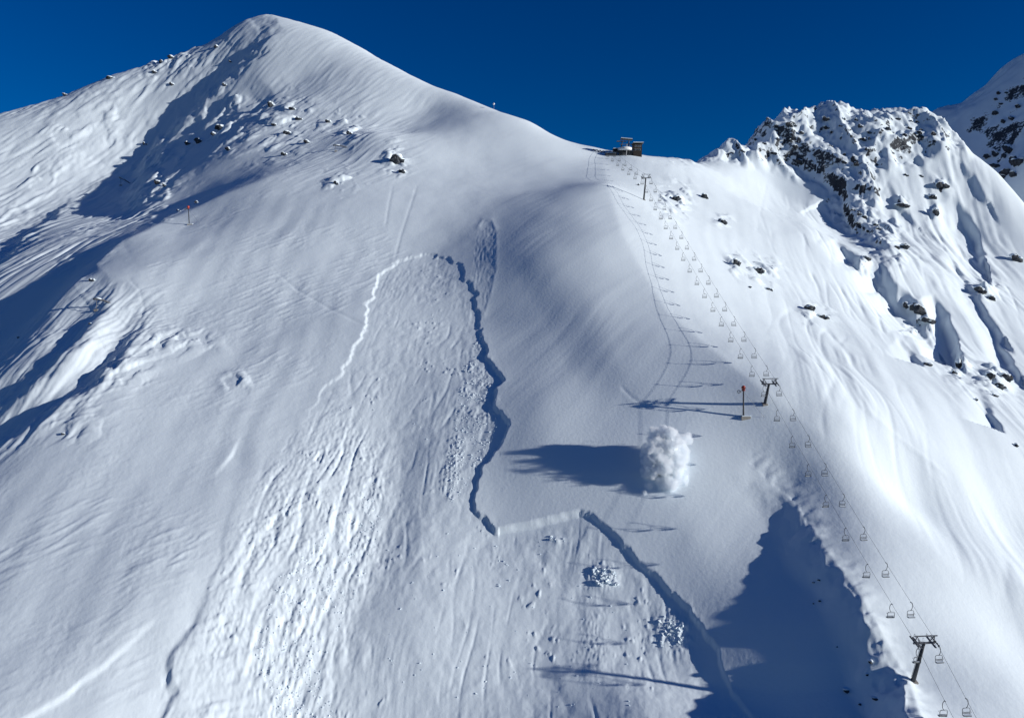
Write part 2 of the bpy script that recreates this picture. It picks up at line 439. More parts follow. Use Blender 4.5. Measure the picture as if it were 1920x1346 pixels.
scarp([(1835,720),(1870,780),(1900,840)], [0,3,3], 12, 50, side=1, rough=5, tmin=280)
a, c = along(wdir((1640,330,620), (1850,760,385)), 95, 7.5, 7, 55)
MRS = M_RIGHT * sstep(1360, 1620, U) * sstep(0, 120, U - 960 - .62 * (V - 250))
D += MRS * (.8 * noise(a, c * .7, 90) + (.40 * noise(a * 1.5, c * 2.0, 91) + .26 * noise(a * 3, c * 4.0, 92)) * sstep(-.2, .35, fbm(Xf / 45, Yf / 45, 2, 95)))
D += M_RIGHT * .22 * noise(a * 1.2, c * 1.2, 93)
def runnels(dv, la, lc, warp, wl, seed, w=.06):
    a_, c_ = along(dv, la, lc, warp, wl, seed)
    return -np.exp(-(noise(a_, c_, seed) / w) ** 2)
dr = wdir((1640,330,620), (1850,760,372))
gm = sstep(-.15, .3, fbm(Xf / 50, Yf / 50, 2, 140))
D += MRS * (.2 + gm) * (1 - .7 * sstep(560, 760, V)) * (.45 * runnels(dr, 150, 16, 9, 50, 141) + .28 * runnels(dr, 90, 8, 6, 40, 142, .08))
dl = wdir((380,130,712), (60,400,568))
D += M_FARLEFT * (.25 + sstep(-.2, .3, fbm(Xf / 45, Yf / 45, 2, 143))) * (.6 * runnels(dl, 120, 15, 10, 50, 144, .07) + .35 * runnels(dl, 70, 7, 5, 30, 145, .09))
RB = soft([(330,70),(440,50),(400,140),(250,280),(60,460),(-100,500),(-100,260),(120,210)], 40, tmin=400)
a_, c_ = along(dl, 34, 9, 8, 30, 9)
D += RB * 3.0 * np.maximum(noise(a_, c_, 146) + .4 * noise(a_ * 2.2, c_ * 2.2, 147) - .16, 0)
D += M_DEBRIS * (.3 + sstep(-.2, .3, fbm(Xf / 16, Yf / 16, 2, 148))) * (.30 * runnels(fl, 38, 5.5, 5, 22, 149, .08) + .22 * fbm(Xf / 1.15, Yf / 1.15, 2, 150))
D += SLID * (1 - M_DEBRIS) * .16 * sstep(-.1, .35, fbm(Xf / 18, Yf / 18, 2, 151)) * runnels(fl, 30, 6, 4, 22, 152, .07)
MK2 = np.clip(blob(1720,585,22,18) + blob(1800,690,18,22) + blob(1760,350,24,20) + blob(1750,400,16,14) + blob(1690,380,14,12) + blob(1615,480,18,14) + blob(1850,545,26,16)
              + blob(1860,710,34,26) + blob(1620,370,20,40) + blob(1660,430,26,20), 0, 1)
D += knolls(MK2, 12, 9.0, 94, .02) + knolls(MK2, 4, 3, 96)
scarp([(1780,470),(1830,545),(1880,625)], [0,5,3], 9, 40, side=1, rough=5, tmin=300)
scarp([(1570,425),(1600,455),(1630,490)], [0,5,2], 10, 45, side=1, rough=6, tmin=380)
scarp([(1860,600),(1890,660),(1915,700)], [0,4,3], 9, 40, side=1, rough=5, tmin=280)
scarp([(1660,330),(1690,380),(1720,420)], [0,4,1], 9, 40, side=1, rough=6, tmin=430)
MU = soft([(1600,225),(1760,215),(1880,380),(1900,520),(1760,560),(1640,420)], 30, tmin=380, tmax=760)
a2, c2 = along(wdir((1640,260,668), (1800,520,480)), 70, 11, 6, 40)
D += MU * (2.6 * noise(a2, c2, 120) + 1.0 * noise(a2 * 1.8, c2 * 2.2, 121) + .35 * fbm(Xf / 7, Yf / 7, 3, 122))
# far peak
MF = ((T > 850) & (U > 1650)).astype(f32)
D += MF * (6 * ridged(Xf / 140, Yf / 140, 3, 97) + 4 * fbm(Xf / 30, Yf / 30, 3, 99))

# --- broken snow on the ribs between the left gullies
MG = soft([(150,515),(300,560),(290,640),(200,745),(0,870),(-200,950),(-200,720),(0,640),(90,580)], 22, tmin=200, tmax=440)
a, c = along(wdir((240,600,325), (40,800,270)), 26, 3.6, 4, 16)
D += MG * (.5 * noise(a, c, 53) + .35 * noise(a * 2, c * 2.4, 54) + .35 * fbm(Xf / 3, Yf / 3, 3, 55) * sstep(-.1, .3, fbm(Xf / 18, Yf / 18, 2, 56)))
# --- ski and slide tracks
for ln in ([(783,345),(770,385),(752,440),(738,495)], [(737,345),(728,390),(722,430)], [(240,520),(262,545),(270,575),(262,610)],
           [(510,505),(560,545),(620,580),(690,612)], [(1160,720),(1185,745),(1215,765)], [(1440,330),(1425,400),(1450,470),(1500,560),(1530,640),(1590,730)],
           [(1500,560),(1515,620),(1560,690),(1610,760)]):
    groove(ln, -.13, 2.5)
groove([(1600,745),(1660,800),(1720,850),(1790,905)], .25, 5)

# --- scalloped edge of the hollow
a, c = along((1, .1), 6, 2.2, 2, 8)
mcn = np.zeros(X.shape, f32)
mm = near(CORN, 90) & (T < 260); d_, p_, s_ = pdist(CORN, U[mm], V[mm])
mcn[mm] = np.exp(-(d_ / 34) ** 2) * (s_ < 0) + .3 * np.exp(-(d_ / 50) ** 2) * (s_ > 0)
D += mcn * (.55 * noise(a, c, 50) + .25 * noise(a * 2, c * 2, 51))

# --- flutes of the left face
a, c = along(wdir((380,130,705), (60,400,552)), 130, 8, 8, 60)
vr = sstep(-.25, .35, fbm(Xf / 60, Yf / 60, 2, 67))
D += M_FARLEFT * (.7 * noise(a, c * .6, 60) + (.2 + vr) * (.42 * noise(a * 2.5, c * 2.0, 61) + .3 * noise(a * 6, c * 4.5, 62)))
D += M_FARLEFT * (1 - vr) * .5 * fbm(Xf / 9, Yf / 9, 3, 68)
D += knolls(np.clip(blob(120,240,40,30,400) + blob(70,330,40,30,400) + blob(210,230,30,40,400) + blob(320,110,60,40,500), 0, 1), 13, 5, 133)
D += M_FARLEFT * .7 * fbm(Xf / 6, Yf / 6, 3, 63) * sstep(0, .3, fbm(Xf / 50, Yf / 50, 2, 64))
wv = wdir((540,240,600), (700,170,690))
a, c = along(wv, 30, 4.5, 6, 40)
D += M_PEAK * (.35 * noise(a, c, 65) + .2 * sstep(.05, .4, noise(a * 1.6, c * 1.5, 66)))

# --- where bare rock shows: steep ground in the rocky places
dzr = np.gradient(Z0 + D, axis=0) / (np.gradient(LR, axis=0) * RR)
dza = np.gradient(Z0 + D, axis=1) / (np.gradient(AZ, axis=1) * RR)
SL = np.sqrt(dzr ** 2 + dza ** 2)
RM = np.clip(M_CRAG * .9 + M_RIB + KN * .75 + KR * .6 + MK2 + MF * .8, 0, 1)
ROCK = np.maximum(RM * sstep(1.2, 2.1, SL), MF * sstep(.95, 1.7, SL)).astype(f32) * f32(.68)  # far peak: real rock, spread wider so its dark colour deepens the shade

Zf = Z0 + D

def zat(x, y):
    a = (math.atan2(x, y) - AZ0) / (AZ1 - AZ0) * (NA - 1)
    r = (math.log(math.hypot(x, y)) - lr[0]) / (lr[-1] - lr[0]) * (NR - 1)
    a = min(max(a, 0), NA - 1.001); r = min(max(r, 0), NR - 1.001)
    i, j = int(r), int(a); fr, fa = r - i, a - j
    return ((Zf[i, j] * (1 - fa) + Zf[i, j + 1] * fa) * (1 - fr) + (Zf[i + 1, j] * (1 - fa) + Zf[i + 1, j + 1] * fa) * fr)

def ground(u, v, tmin=100, tmax=1300):
    """first point of the terrain met in the direction of a photo pixel"""
    t = tmin; prev = None
    while t < tmax:
        p = P(u, v, t); h = p[2] - zat(p[0], p[1])
        if h < 0:
            a, b = prev, t
            for _ in range(18):
                m = (a + b) / 2; q = P(u, v, m)
                if q[2] - zat(q[0], q[1]) < 0: b = m
                else: a = m
            q = P(u, v, b); return Vector((q[0], q[1], zat(q[0], q[1])))
        prev = t; t *= 1.004
    return None

# ------------------------------------------------------------------ materials
def new_mat(name):
    m = bpy.data.materials.new(name); m.use_nodes = True
    nt = m.node_tree
    return m, nt, nt.nodes['Principled BSDF']

def mat_terrain():
    m, nt, b = new_mat('snow_and_rock')
    N, L = nt.nodes, nt.links
    b.inputs['Roughness'].default_value = 0.65
    b.inputs['Specular IOR Level'].default_value = 0.2
    tc = N.new('ShaderNodeTexCoord')
    n1 = N.new('ShaderNodeTexNoise'); n1.inputs['Scale'].default_value = 0.9; n1.inputs['Detail'].default_value = 5
    n2 = N.new('ShaderNodeTexNoise'); n2.inputs['Scale'].default_value = 0.35; n2.inputs['Detail'].default_value = 7; n2.inputs['Roughness'].default_value = .65
    L.new(tc.outputs['Object'], n1.inputs['Vector']); L.new(tc.outputs['Object'], n2.inputs['Vector'])
    at = N.new('ShaderNodeAttribute'); at.attribute_name = 'rock'
    # rock colour
    rr = N.new('ShaderNodeValToRGB')
    rr.color_ramp.elements[0].color = (.014, .017, .023, 1); rr.color_ramp.elements[1].color = (.068, .076, .09, 1)
    rr.color_ramp.elements[0].position = .35; rr.color_ramp.elements[1].position = .72
    L.new(n2.outputs['Fac'], rr.inputs['Fac'])
    # break up the edge of the rock with noise
    ad = N.new('ShaderNodeMath'); ad.operation = 'MULTIPLY_ADD'; ad.inputs[1].default_value = 1.1; ad.inputs[2].default_value = -0.58
    L.new(n2.outputs['Fac'], ad.inputs[0])
    su = N.new('ShaderNodeMath'); su.operation = 'ADD'; L.new(at.outputs['Fac'], su.inputs[0]); L.new(ad.outputs[0], su.inputs[1])
    mr = N.new('ShaderNodeMapRange'); mr.inputs['From Min'].default_value = .44; mr.inputs['From Max'].default_value = .56
    L.new(su.outputs[0], mr.inputs['Value'])
    mx = N.new('ShaderNodeMix'); mx.data_type = 'RGBA'
    mx.inputs['A'].default_value = (.795, .885, .94, 1)
    L.new(mr.outputs[0], mx.inputs['Factor']); L.new(rr.outputs[0], mx.inputs['B'])
    L.new(mx.outputs['Result'], b.inputs['Base Color'])
    bp = N.new('ShaderNodeBump'); bp.inputs['Strength'].default_value = 0.5; bp.inputs['Distance'].default_value = 0.12
    L.new(n1.outputs['Fac'], bp.inputs['Height']); L.new(bp.outputs[0], b.inputs['Normal'])
    return m
M_TERRAIN = mat_terrain()

# ------------------------------------------------------------------ terrain mesh
def build_terrain():
    n = NA * NR
    co = np.empty((n, 3), np.float32)
    co[:, 0] = X.ravel(); co[:, 1] = Y.ravel(); co[:, 2] = Zf.ravel()
    idx = np.arange(n, dtype=np.int32).reshape(NR, NA)
    q = np.stack([idx[:-1, :-1], idx[:-1, 1:], idx[1:, 1:], idx[1:, :-1]], -1).reshape(-1, 4)
    me = bpy.data.meshes.new('mountain')
    me.vertices.add(n); me.vertices.foreach_set('co', co.ravel())
    me.loops.add(q.size); me.loops.foreach_set('vertex_index', q.ravel())
    me.polygons.add(len(q)); me.polygons.foreach_set('loop_start', np.arange(0, q.size, 4, dtype=np.int32))
    me.polygons.foreach_set('loop_total', np.full(len(q), 4, np.int32))
    me.polygons.foreach_set('use_smooth', np.ones(len(q), bool))
    a = me.attributes.new('rock', 'FLOAT', 'POINT'); a.data.foreach_set('value', ROCK.astype(np.float32).ravel())
    me.update(calc_edges=True); me.validate()
    me.materials.append(M_TERRAIN)
    o = bpy.data.objects.new('mountain', me); C.objects.link(o); o['kind'] = 'structure'
    return o
build_terrain()

# ------------------------------------------------------------------ object helpers
class MB:
    """collects simple shapes and links them as one mesh object"""
    def __init__(self): self.v = []; self.f = []
    def add(self, vs, fs):
        n = len(self.v); self.v += [tuple(p) for p in vs]; self.f += [tuple(i + n for i in f) for f in fs]
        return self
    def box(self, c, sx, sy, sz, ax=None):
        c = Vector(c); ax = ax or (Vector((1,0,0)), Vector((0,1,0)), Vector((0,0,1)))
        vs = [c + ax[0]*(i*sx/2) + ax[1]*(j*sy/2) + ax[2]*(k*sz/2) for k in (-1,1) for j in (-1,1) for i in (-1,1)]
        return self.add(vs, [(0,2,3,1),(4,5,7,6),(0,1,5,4),(2,6,7,3),(0,4,6,2),(1,3,7,5)])
    def tube(self, path, r, n=8, cap=True):
        path = [Vector(p) for p in path]; m = len(path)
        rs = r if isinstance(r, (list, tuple)) else [r] * m
        vs = []
        ref = Vector((0.3, 0.9, 0.31)).normalized()
        for i, p in enumerate(path):
            d = (path[min(i+1, m-1)] - path[max(i-1, 0)]).normalized()
            a = d.cross(ref)
            if a.length < .05: a = d.cross(Vector((1,0,0)))
            a.normalize(); b = d.cross(a)
            for k in range(n):
                t = 2*math.pi*k/n; vs.append(p + (a*math.cos(t) + b*math.sin(t))*rs[i])
        fs = [(i*n+k, i*n+(k+1)%n, (i+1)*n+(k+1)%n, (i+1)*n+k) for i in range(m-1) for k in range(n)]
        if cap: fs += [tuple(range(n))[::-1], tuple((m-1)*n+k for k in range(n))]
        return self.add(vs, fs)
    def bar(self, p, q, w, h=None, up=(0,0,1)):
        p, q = Vector(p), Vector(q); d = (q-p); L = d.length; d.normalize()
        s = d.cross(Vector(up))
        if s.length < .01: s = d.cross(Vector((1,0,0)))
        s.normalize(); u = s.cross(d)
        return self.box((p+q)/2, L, w, h or w, (d, s, u))
    def wheel(self, c, axis, r, w, n=14):
        c = Vector(c); a = Vector(axis).normalized()
        return self.tube([c - a*w/2, c + a*w/2], r, n)
    def build(self, name, mat, parent=None, smooth=False):
        me = bpy.data.meshes.new(name); me.from_pydata(self.v, [], self.f); me.update()
        bm = bmesh.new(); bm.from_mesh(me); bmesh.ops.recalc_face_normals(bm, faces=bm.faces); bm.to_mesh(me); bm.free()
        if smooth:
            me.polygons.foreach_set('use_smooth', np.ones(len(me.polygons), bool))
        me.materials.append(mat)
        o = bpy.data.objects.new(name, me); C.objects.link(o)
        if parent: o.parent = parent
        return o

def empty(name, loc, label, cat, group=None):
    o = bpy.data.objects.new(name, None); C.objects.link(o); o.location = loc; o.empty_display_size = .5
    o['label'] = label; o['category'] = cat
    if group: o['group'] = group
    return o

def tag(o, label, cat, group=None):
    o['label'] = label; o['category'] = cat
    if group: o['group'] = group
    return o

def copy_tree(o, parent=None):
    c = o.copy(); C.objects.link(c); c.parent = parent
    for ch in list(o.children):
        copy_tree(ch, c)
    return c

def simple(name, col, rough=.6, metal=0.0, var=.25, scale=3.0):
    m, nt, b = new_mat(name)
    n = nt.nodes.new('ShaderNodeTexNoise'); n.inputs['Scale'].default_value = scale; n.inputs['Detail'].default_value = 5
    r = nt.nodes.new('ShaderNodeValToRGB')
    r.color_ramp.elements[0].color = (*[c*(1-var) for c in col], 1); r.color_ramp.elements[1].color = (*[min(1, c*(1+var)) for c in col], 1)
    r.color_ramp.elements[0].position = .3; r.color_ramp.elements[1].position = .7
    tc = nt.nodes.new('ShaderNodeTexCoord'); nt.links.new(tc.outputs['Object'], n.inputs['Vector'])
    nt.links.new(n.outputs['Fac'], r.inputs['Fac']); nt.links.new(r.outputs[0], b.inputs['Base Color'])
    b.inputs['Roughness'].default_value = rough; b.inputs['Metallic'].default_value = metal
    return m
M_STEEL = simple('galvanised_steel', (.17, .18, .20), .55, .35)
M_DARK = simple('dark_steel', (.045, .05, .06), .6, .2)
M_SEAT = simple('black_plastic', (.018, .02, .025), .6)
M_CONC = simple('concrete', (.32, .30, .27), .85)
M_RED = simple('red_paint', (.42, .055, .03), .4)
M_WHITE = simple('white_paint', (.75, .76, .78), .5, var=.08)
M_WOOD = simple('dark_timber', (.026, .019, .015), .8)
M_SNOW = simple('packed_snow', (.795, .885, .94), .7, var=.015)
M_GLASS, _nt, _b = new_mat('window_glass'); _b.inputs['Base Color'].default_value = (.03, .045, .06, 1); _b.inputs['Roughness'].default_value = .08
M_ROCKM = simple('grey_rock', (.04, .046, .056), .9, var=.75, scale=.6)

# ------------------------------------------------------------------ chairlift
GAUGE = 4.9
B1, B2, B3 = ground(1712, 1276), ground(1434, 757), ground(1207, 375)
B4 = ground(1176, 291)
print('PYLONS', B1, B2, B3, B4)
PY = [B1, B2, B3]
RISE = [12.0, 8.4, 13.0]
axis_h = Vector((B1.x - B3.x, B1.y - B3.y, 0)).normalized()      # downhill along the line
side_h = Vector((-axis_h.y, axis_h.x, 0))                            # across the line
if side_h.x < 0: side_h = -side_h
def line_xy(p):                                                     # put the pylons on one straight line
    d = Vector((p.x - B3.x, p.y - B3.y, 0)); return B3.xy.to_3d() + axis_h * d.dot(axis_h)
normals = []
slopes = [math.atan2((PY[1].z - PY[0].z), (PY[1].xy - PY[0].xy).length), math.atan2((PY[2].z - PY[0].z), (PY[2].xy - PY[0].xy).length), math.radians(24)]
for sl, lean in zip(slopes, (.5, .8, .8)):
    normals.append((axis_h * math.sin(sl * lean) + Vector((0,0,1)) * math.cos(sl * lean)).normalized())
heads = [PY[i] + normals[i] * RISE[i] for i in range(3)]
low = heads[0] + axis_h * 75 + Vector((0, 0, -75 * math.tan(slopes[0]) ))
topw = Vector((line_xy(B4).x + 2, B4.y + 6, B4.z + 6.2))
knots = [low, heads[0], heads[1], heads[2], topw]
def rope_path(s):
    """points along one rope, s = -1 left / +1 right, with a little sag in each span"""
    out = []
    for i in range(4):
        a = knots[i] + side_h * s * GAUGE / 2; b = knots[i+1] + side_h * s * GAUGE / 2
        L = (b - a).length; n = 24
        for k in range(n if i < 3 else n + 1):
            t = k / n; p = a.lerp(b, t); p.z -= L * .011 * 4 * t * (1 - t); out.append(p)
    return out
ROPES = {s: rope_path(s) for s in (-1, 1)}
for s, nm in ((-1, 'left'), (1, 'right')):
    o = MB().tube(ROPES[s], .034, 6).build('haul_cable', M_DARK, None, True)
    tag(o, 'steel haul cable on the %s side of the chairlift carrying chairs' % nm, 'cable', 'chairlift cables')

def make_pylon(i, label):
    base, nrm = PY[i], normals[i]
    H = RISE[i]
    r = empty('lift_pylon', base, label, 'pylon', 'chairlift pylons')
    fwd = nrm.cross(side_h).normalized()
    if fwd.dot(axis_h) < 0: fwd = -fwd
    sd, up = side_h, nrm
    O = Vector((0,0,0)); top = up * (H - .75)
    MB().tube([O - up*1.5, O + up*.3, up*(H*.5), top], [.52, .5, .42, .33], 14).build('mast', M_DARK, r, True)
    MB().box(O - up*.35, 1.7, 1.7, 1.0, (sd, fwd, up)).build('foundation', M_CONC, r)
    MB().bar(top - sd*(GAUGE/2+.1), top + sd*(GAUGE/2+.1), .34, .34, up).build('crossarm', M_STEEL, r)
    tb = up * (H + 1.25)
    f = MB().bar(tb - sd*(GAUGE/2+.25), tb + sd*(GAUGE/2+.25), .2, .2, up)
    for k in (-1, 1):
        f.bar(top + sd*k*.9, tb + sd*k*(GAUGE/2-.35), .16, .16, fwd)
        f.bar(top + sd*k*(GAUGE/2-.2), tb + sd*k*(GAUGE/2-.35), .14, .14, fwd)
    f.build('lifting_frame', M_STEEL, r)
    lad = MB()
    for k in (-.22, .22): lad.bar(up*.6 + sd*k - fwd*.62, top + sd*k - fwd*.5, .05)
    for q in range(int(H/.45)): lad.bar(up*(.8+q*.45) - sd*.22 - fwd*.6, up*(.8+q*.45) + sd*.22 - fwd*.6, .035)
    lad.build('ladder', M_STEEL, r)
    for k in (-1, 1):
        c = up*H + sd*k*GAUGE/2
        L = 3.6 if i != 2 else 2.8
        sh = MB().bar(c - up*.32 - fwd*L/2, c - up*.32 + fwd*L/2, .16, .22, up).bar(c - up*.75, c - up*.3, .2).build('sheave_assembly', M_STEEL, r)
        for q in range(6):
            p = c - up*.24 + fwd*(-L/2 + .25 + q*(L-.5)/5)
            MB().wheel(p, sd, .23, .12, 12).build('sheave', M_DARK, sh)
        cw = MB()
        cc = c + sd*k*(-.75) - up*.62
        cw.bar(cc - fwd*L/2, cc + fwd*L/2, .5, .07, up)
        cw.build('catwalk', M_STEEL, r)
        rl = MB()
        for q in range(5):
            p = cc - sd*k*.25 + fwd*(-L/2 + q*L/4); rl.bar(p, p + up*.95, .05)
        for z in (.5, .95): rl.bar(cc - sd*k*.25 - fwd*L/2 + up*z, cc - sd*k*.25 + fwd*L/2 + up*z, .05)
        rl.build('railing', M_STEEL, r)
    return r
make_pylon(0, 'lowest and largest-looking steel lift pylon on the wind-scoured ridge at lower right')
make_pylon(1, 'middle steel lift pylon on the ridge beside the mast with the red ball')
make_pylon(2, 'highest and slimmest steel lift pylon just below the top station')

# chairs
def make_chair(s):
    r = empty('lift_chair', (0,0,0), 'chair', 'chair')
    o = 1                      # hanger bows away from the middle of the line
    MB().tube([(0,0,.08),(o*.10,0,.02),(o*.34,0,-.18),(o*.44,0,-.55),(o*.46,0,-1.05),(o*.34,0,-1.55),(o*.08,0,-1.92),(0,0,-2.0)], .065, 7).build('hanger', M_DARK, r, True)
    MB().box((0,0,0), .16, .42, .14).build('grip', M_STEEL, r)
    W, Ht, z0 = .84, 1.5, -2.0
    f = MB()
    f.tube([(-W,.0,z0-Ht),(-W,0,z0-.35),(-W+.12,0,z0-.08),(-W+.32,0,z0),(0,0,z0),(W-.32,0,z0),(W-.12,0,z0-.08),(W,0,z0-.35),(W,0,z0-Ht)], .055, 7)
    for k in (-W, W): f.tube([(k,0,z0-Ht),(k,-.28*1,z0-Ht-.08),(k,-.62,z0-Ht-.02)], .038, 6)
    f.build('frame', M_DARK, r, True)
    MB().box((0,-.33,z0-Ht), W*2, .62, .13).build('seat', M_SEAT, r)
    MB().box((0,-.33,z0-Ht+.105), W*1.9, .52, .07).build('seat_snow', M_SNOW, r)
    bk = MB()
    for q in range(2): bk.box((0,.05,z0-Ht+.3+q*.26), W*1.96, .05, .09)
    bk.build('backrest', M_SEAT, r)
    MB().tube([(-W,.02,z0-.55),(-W+.05,-.55,z0-.62),(-W+.1,-.75,z0-.64),(W-.1,-.75,z0-.64),(W-.05,-.55,z0-.62),(W,.02,z0-.55)], .026, 6).build('safety_bar', M_STEEL, r, True)
    return r
ORD = ['first','second','third','fourth','fifth','sixth','seventh','eighth','ninth','tenth','eleventh','twelfth','thirteenth','fourteenth','fifteenth','sixteenth','seventeenth','eighteenth','nineteenth','twentieth']
PYN = ['lowest', 'middle', 'highest']
heading = math.atan2(axis_h.y, axis_h.x) + math.pi/2                 # seat front points downhill when local -y does
for s, nm in ((-1, 'left'), (1, 'right')):
    path = ROPES[s]
    seg = [0.0]
    for i in range(1, len(path)): seg.append(seg[-1] + (path[i]-path[i-1]).length)
    knot_s = [seg[24], seg[48], seg[72]]
    proto = make_chair(s); used = False
    def at_len(L):
        j = int(np.searchsorted(seg, L)); j = min(max(j, 1), len(seg)-1)
        return path[j-1].lerp(path[j], (L - seg[j-1]) / (seg[j]-seg[j-1]))
    spots = []
    n01 = 8; n12 = 17
    off = 1.6 if s > 0 else 1.9
    for k in (1, 2, 3): spots.append((knot_s[0] - off - k*(knot_s[1]-knot_s[0])/n01, 0, -k))
    for k in range(n01): spots.append((knot_s[0] - off + k*(knot_s[1]-knot_s[0])/n01, 0, k))
    for k in range(n12): spots.append((knot_s[1] - off + k*(knot_s[2]-knot_s[1])/n12, 1, k))
    k = 0
    while knot_s[2] - off + k*19.0 < seg[-1] - 9: spots.append((knot_s[2] - off + k*19.0, 2, k)); k += 1
    for L, py, k in spots:
        p = at_len(L)
        uu, vv = project(p.x, p.y, p.z)
        if vv > 1420 or uu > 1990: continue
        c = copy_tree(proto)
        c.location = p; c.rotation_euler = (random.uniform(-.07, .07), random.uniform(-.05, .05), heading + (math.pi if s < 0 else 0) + random.uniform(-.06, .06))
        if k == 0: lb = 'empty chair on the %s cable hanging right beside the %s pylon' % (nm, PYN[py])
        elif k < 0: lb = 'empty chair on the %s cable, %s downhill from the lowest pylon' % (nm, ORD[-k-1])
        else: lb = 'empty chair on the %s cable, %s uphill from the %s pylon' % (nm, ORD[k-1], PYN[py])
        c['label'] = lb; c['group'] = 'chairs on the chairlift'
    for ch in list(proto.children): bpy.data.objects.remove(ch)
    bpy.data.objects.remove(proto)

# ------------------------------------------------------------------ masts with a red ball
def ball_mast(u, v, h, label):
    b = ground(u, v)
    r = empty('ball_mast', b, label, 'mast', 'masts with red balls')
    MB().tube([(0,0,-1.2),(0,0,.2),(-.25,0,h-1.5)], [.3,.3,.2], 12).build('mast', M_DARK, r, True)
    MB().box((.6,-.2,-.6), 3.0, 1.7, 1.5).build('foundation', M_CONC, r)
    MB().box((.8,.0,.26), 2.8, 1.4, .35).build('snow_cap', M_SNOW, r)
    bl = MB(); n = 10
    cz = h - .75
    for i in range(1, n): pass
    bm = bmesh.new(); bmesh.ops.create_uvsphere(bm, u_segments=20, v_segments=12, radius=.72)
    me = bpy.data.meshes.new('ball'); bm.to_mesh(me); bm.free(); me.polygons.foreach_set('use_smooth', np.ones(len(me.polygons), bool)); me.materials.append(M_RED)
    o = bpy.data.objects.new('ball', me); C.objects.link(o); o.parent = r; o.location = (-.25, 0, cz)
    MB().tube([(-.25,0,h-1.75),(-.25,0,h-1.45)], .62, 16).build('collar', M_RED, r, True)
    MB().bar((-.25,0,h-1.9), (-1.7,-.1,h-2.1), .14).build('bracket', M_STEEL, r)
    d = MB()
    ring = [Vector((-1.75, -.12, h-2.1)) + Vector((math.cos(t)*.55, math.sin(t)*.3, math.sin(t)*.42)) for t in np.linspace(0, 2*math.pi, 17)]
    d.tube(ring, .13, 6, False).build('drum', M_STEEL, r, True)
    p0 = Vector((-.2,0,h-2)); q = Vector((b.x+6.5, b.y-1.5, 0)); q.z = zat(q.x, q.y)
    MB().tube([p0, q - b], .04, 5).build('stay_wire', M_STEEL, r)
    return r
ball_mast(1394, 781, 10.4, 'tall mast topped by a red ball beside the middle lift pylon')
ball_mast(355, 421, 10.6, 'tall mast topped by a red ball on the shoulder at left')

# ------------------------------------------------------------------ avalanche exploder pipes
def exploder(anchor, tip_off, label):
    a = ground(*anchor)
    r = empty('exploder_pipe', a, label, 'exploder', 'avalanche exploder pipes')
    tip = Vector(tip_off)
    rise = tip.normalized()
    MB().tube([Vector((1.6,.6,-.9)), Vector((0,0,.25)), tip*.5 + Vector((0,0,.35)), tip, tip + rise*.9 + Vector((0,0,-.55))], [.42,.42,.45,.5,.55], 12).build('pipe', M_STEEL, r, True)
    MB().tube([tip*.55 + Vector((0,0,.6)), tip + Vector((0,0,.5))], [.4,.4], 8).build('snow_cap', M_SNOW, r, True)
    gx, gy = a.x + tip.x*.85, a.y + tip.y*.85 - 1.2
    foot = Vector((gx, gy, zat(gx, gy))) - a
    MB().tube([tip*.92, foot - Vector((0,0,.4))], .13, 8).build('strut', M_STEEL, r, True)
    MB().box(foot, 1.8, 1.5, .9).build('foundation', M_CONC, r)
    return r
exploder((650, 277), (-8.2, -1.5, 1.4), 'grey exploder pipe on a strut on the face below the summit rocks')
exploder((243, 344), (-7.0, -1.5, 4.5), 'exploder pipe standing in the shaded couloir at upper left')
exploder((204, 568), (-5.2, -1.2, 1.9), 'exploder pipe on a thin strut at the edge of the left gullies')
exploder((1560, 309), (-7.8, -1.0, -.8), 'exploder pipe on the jagged crag at upper right')

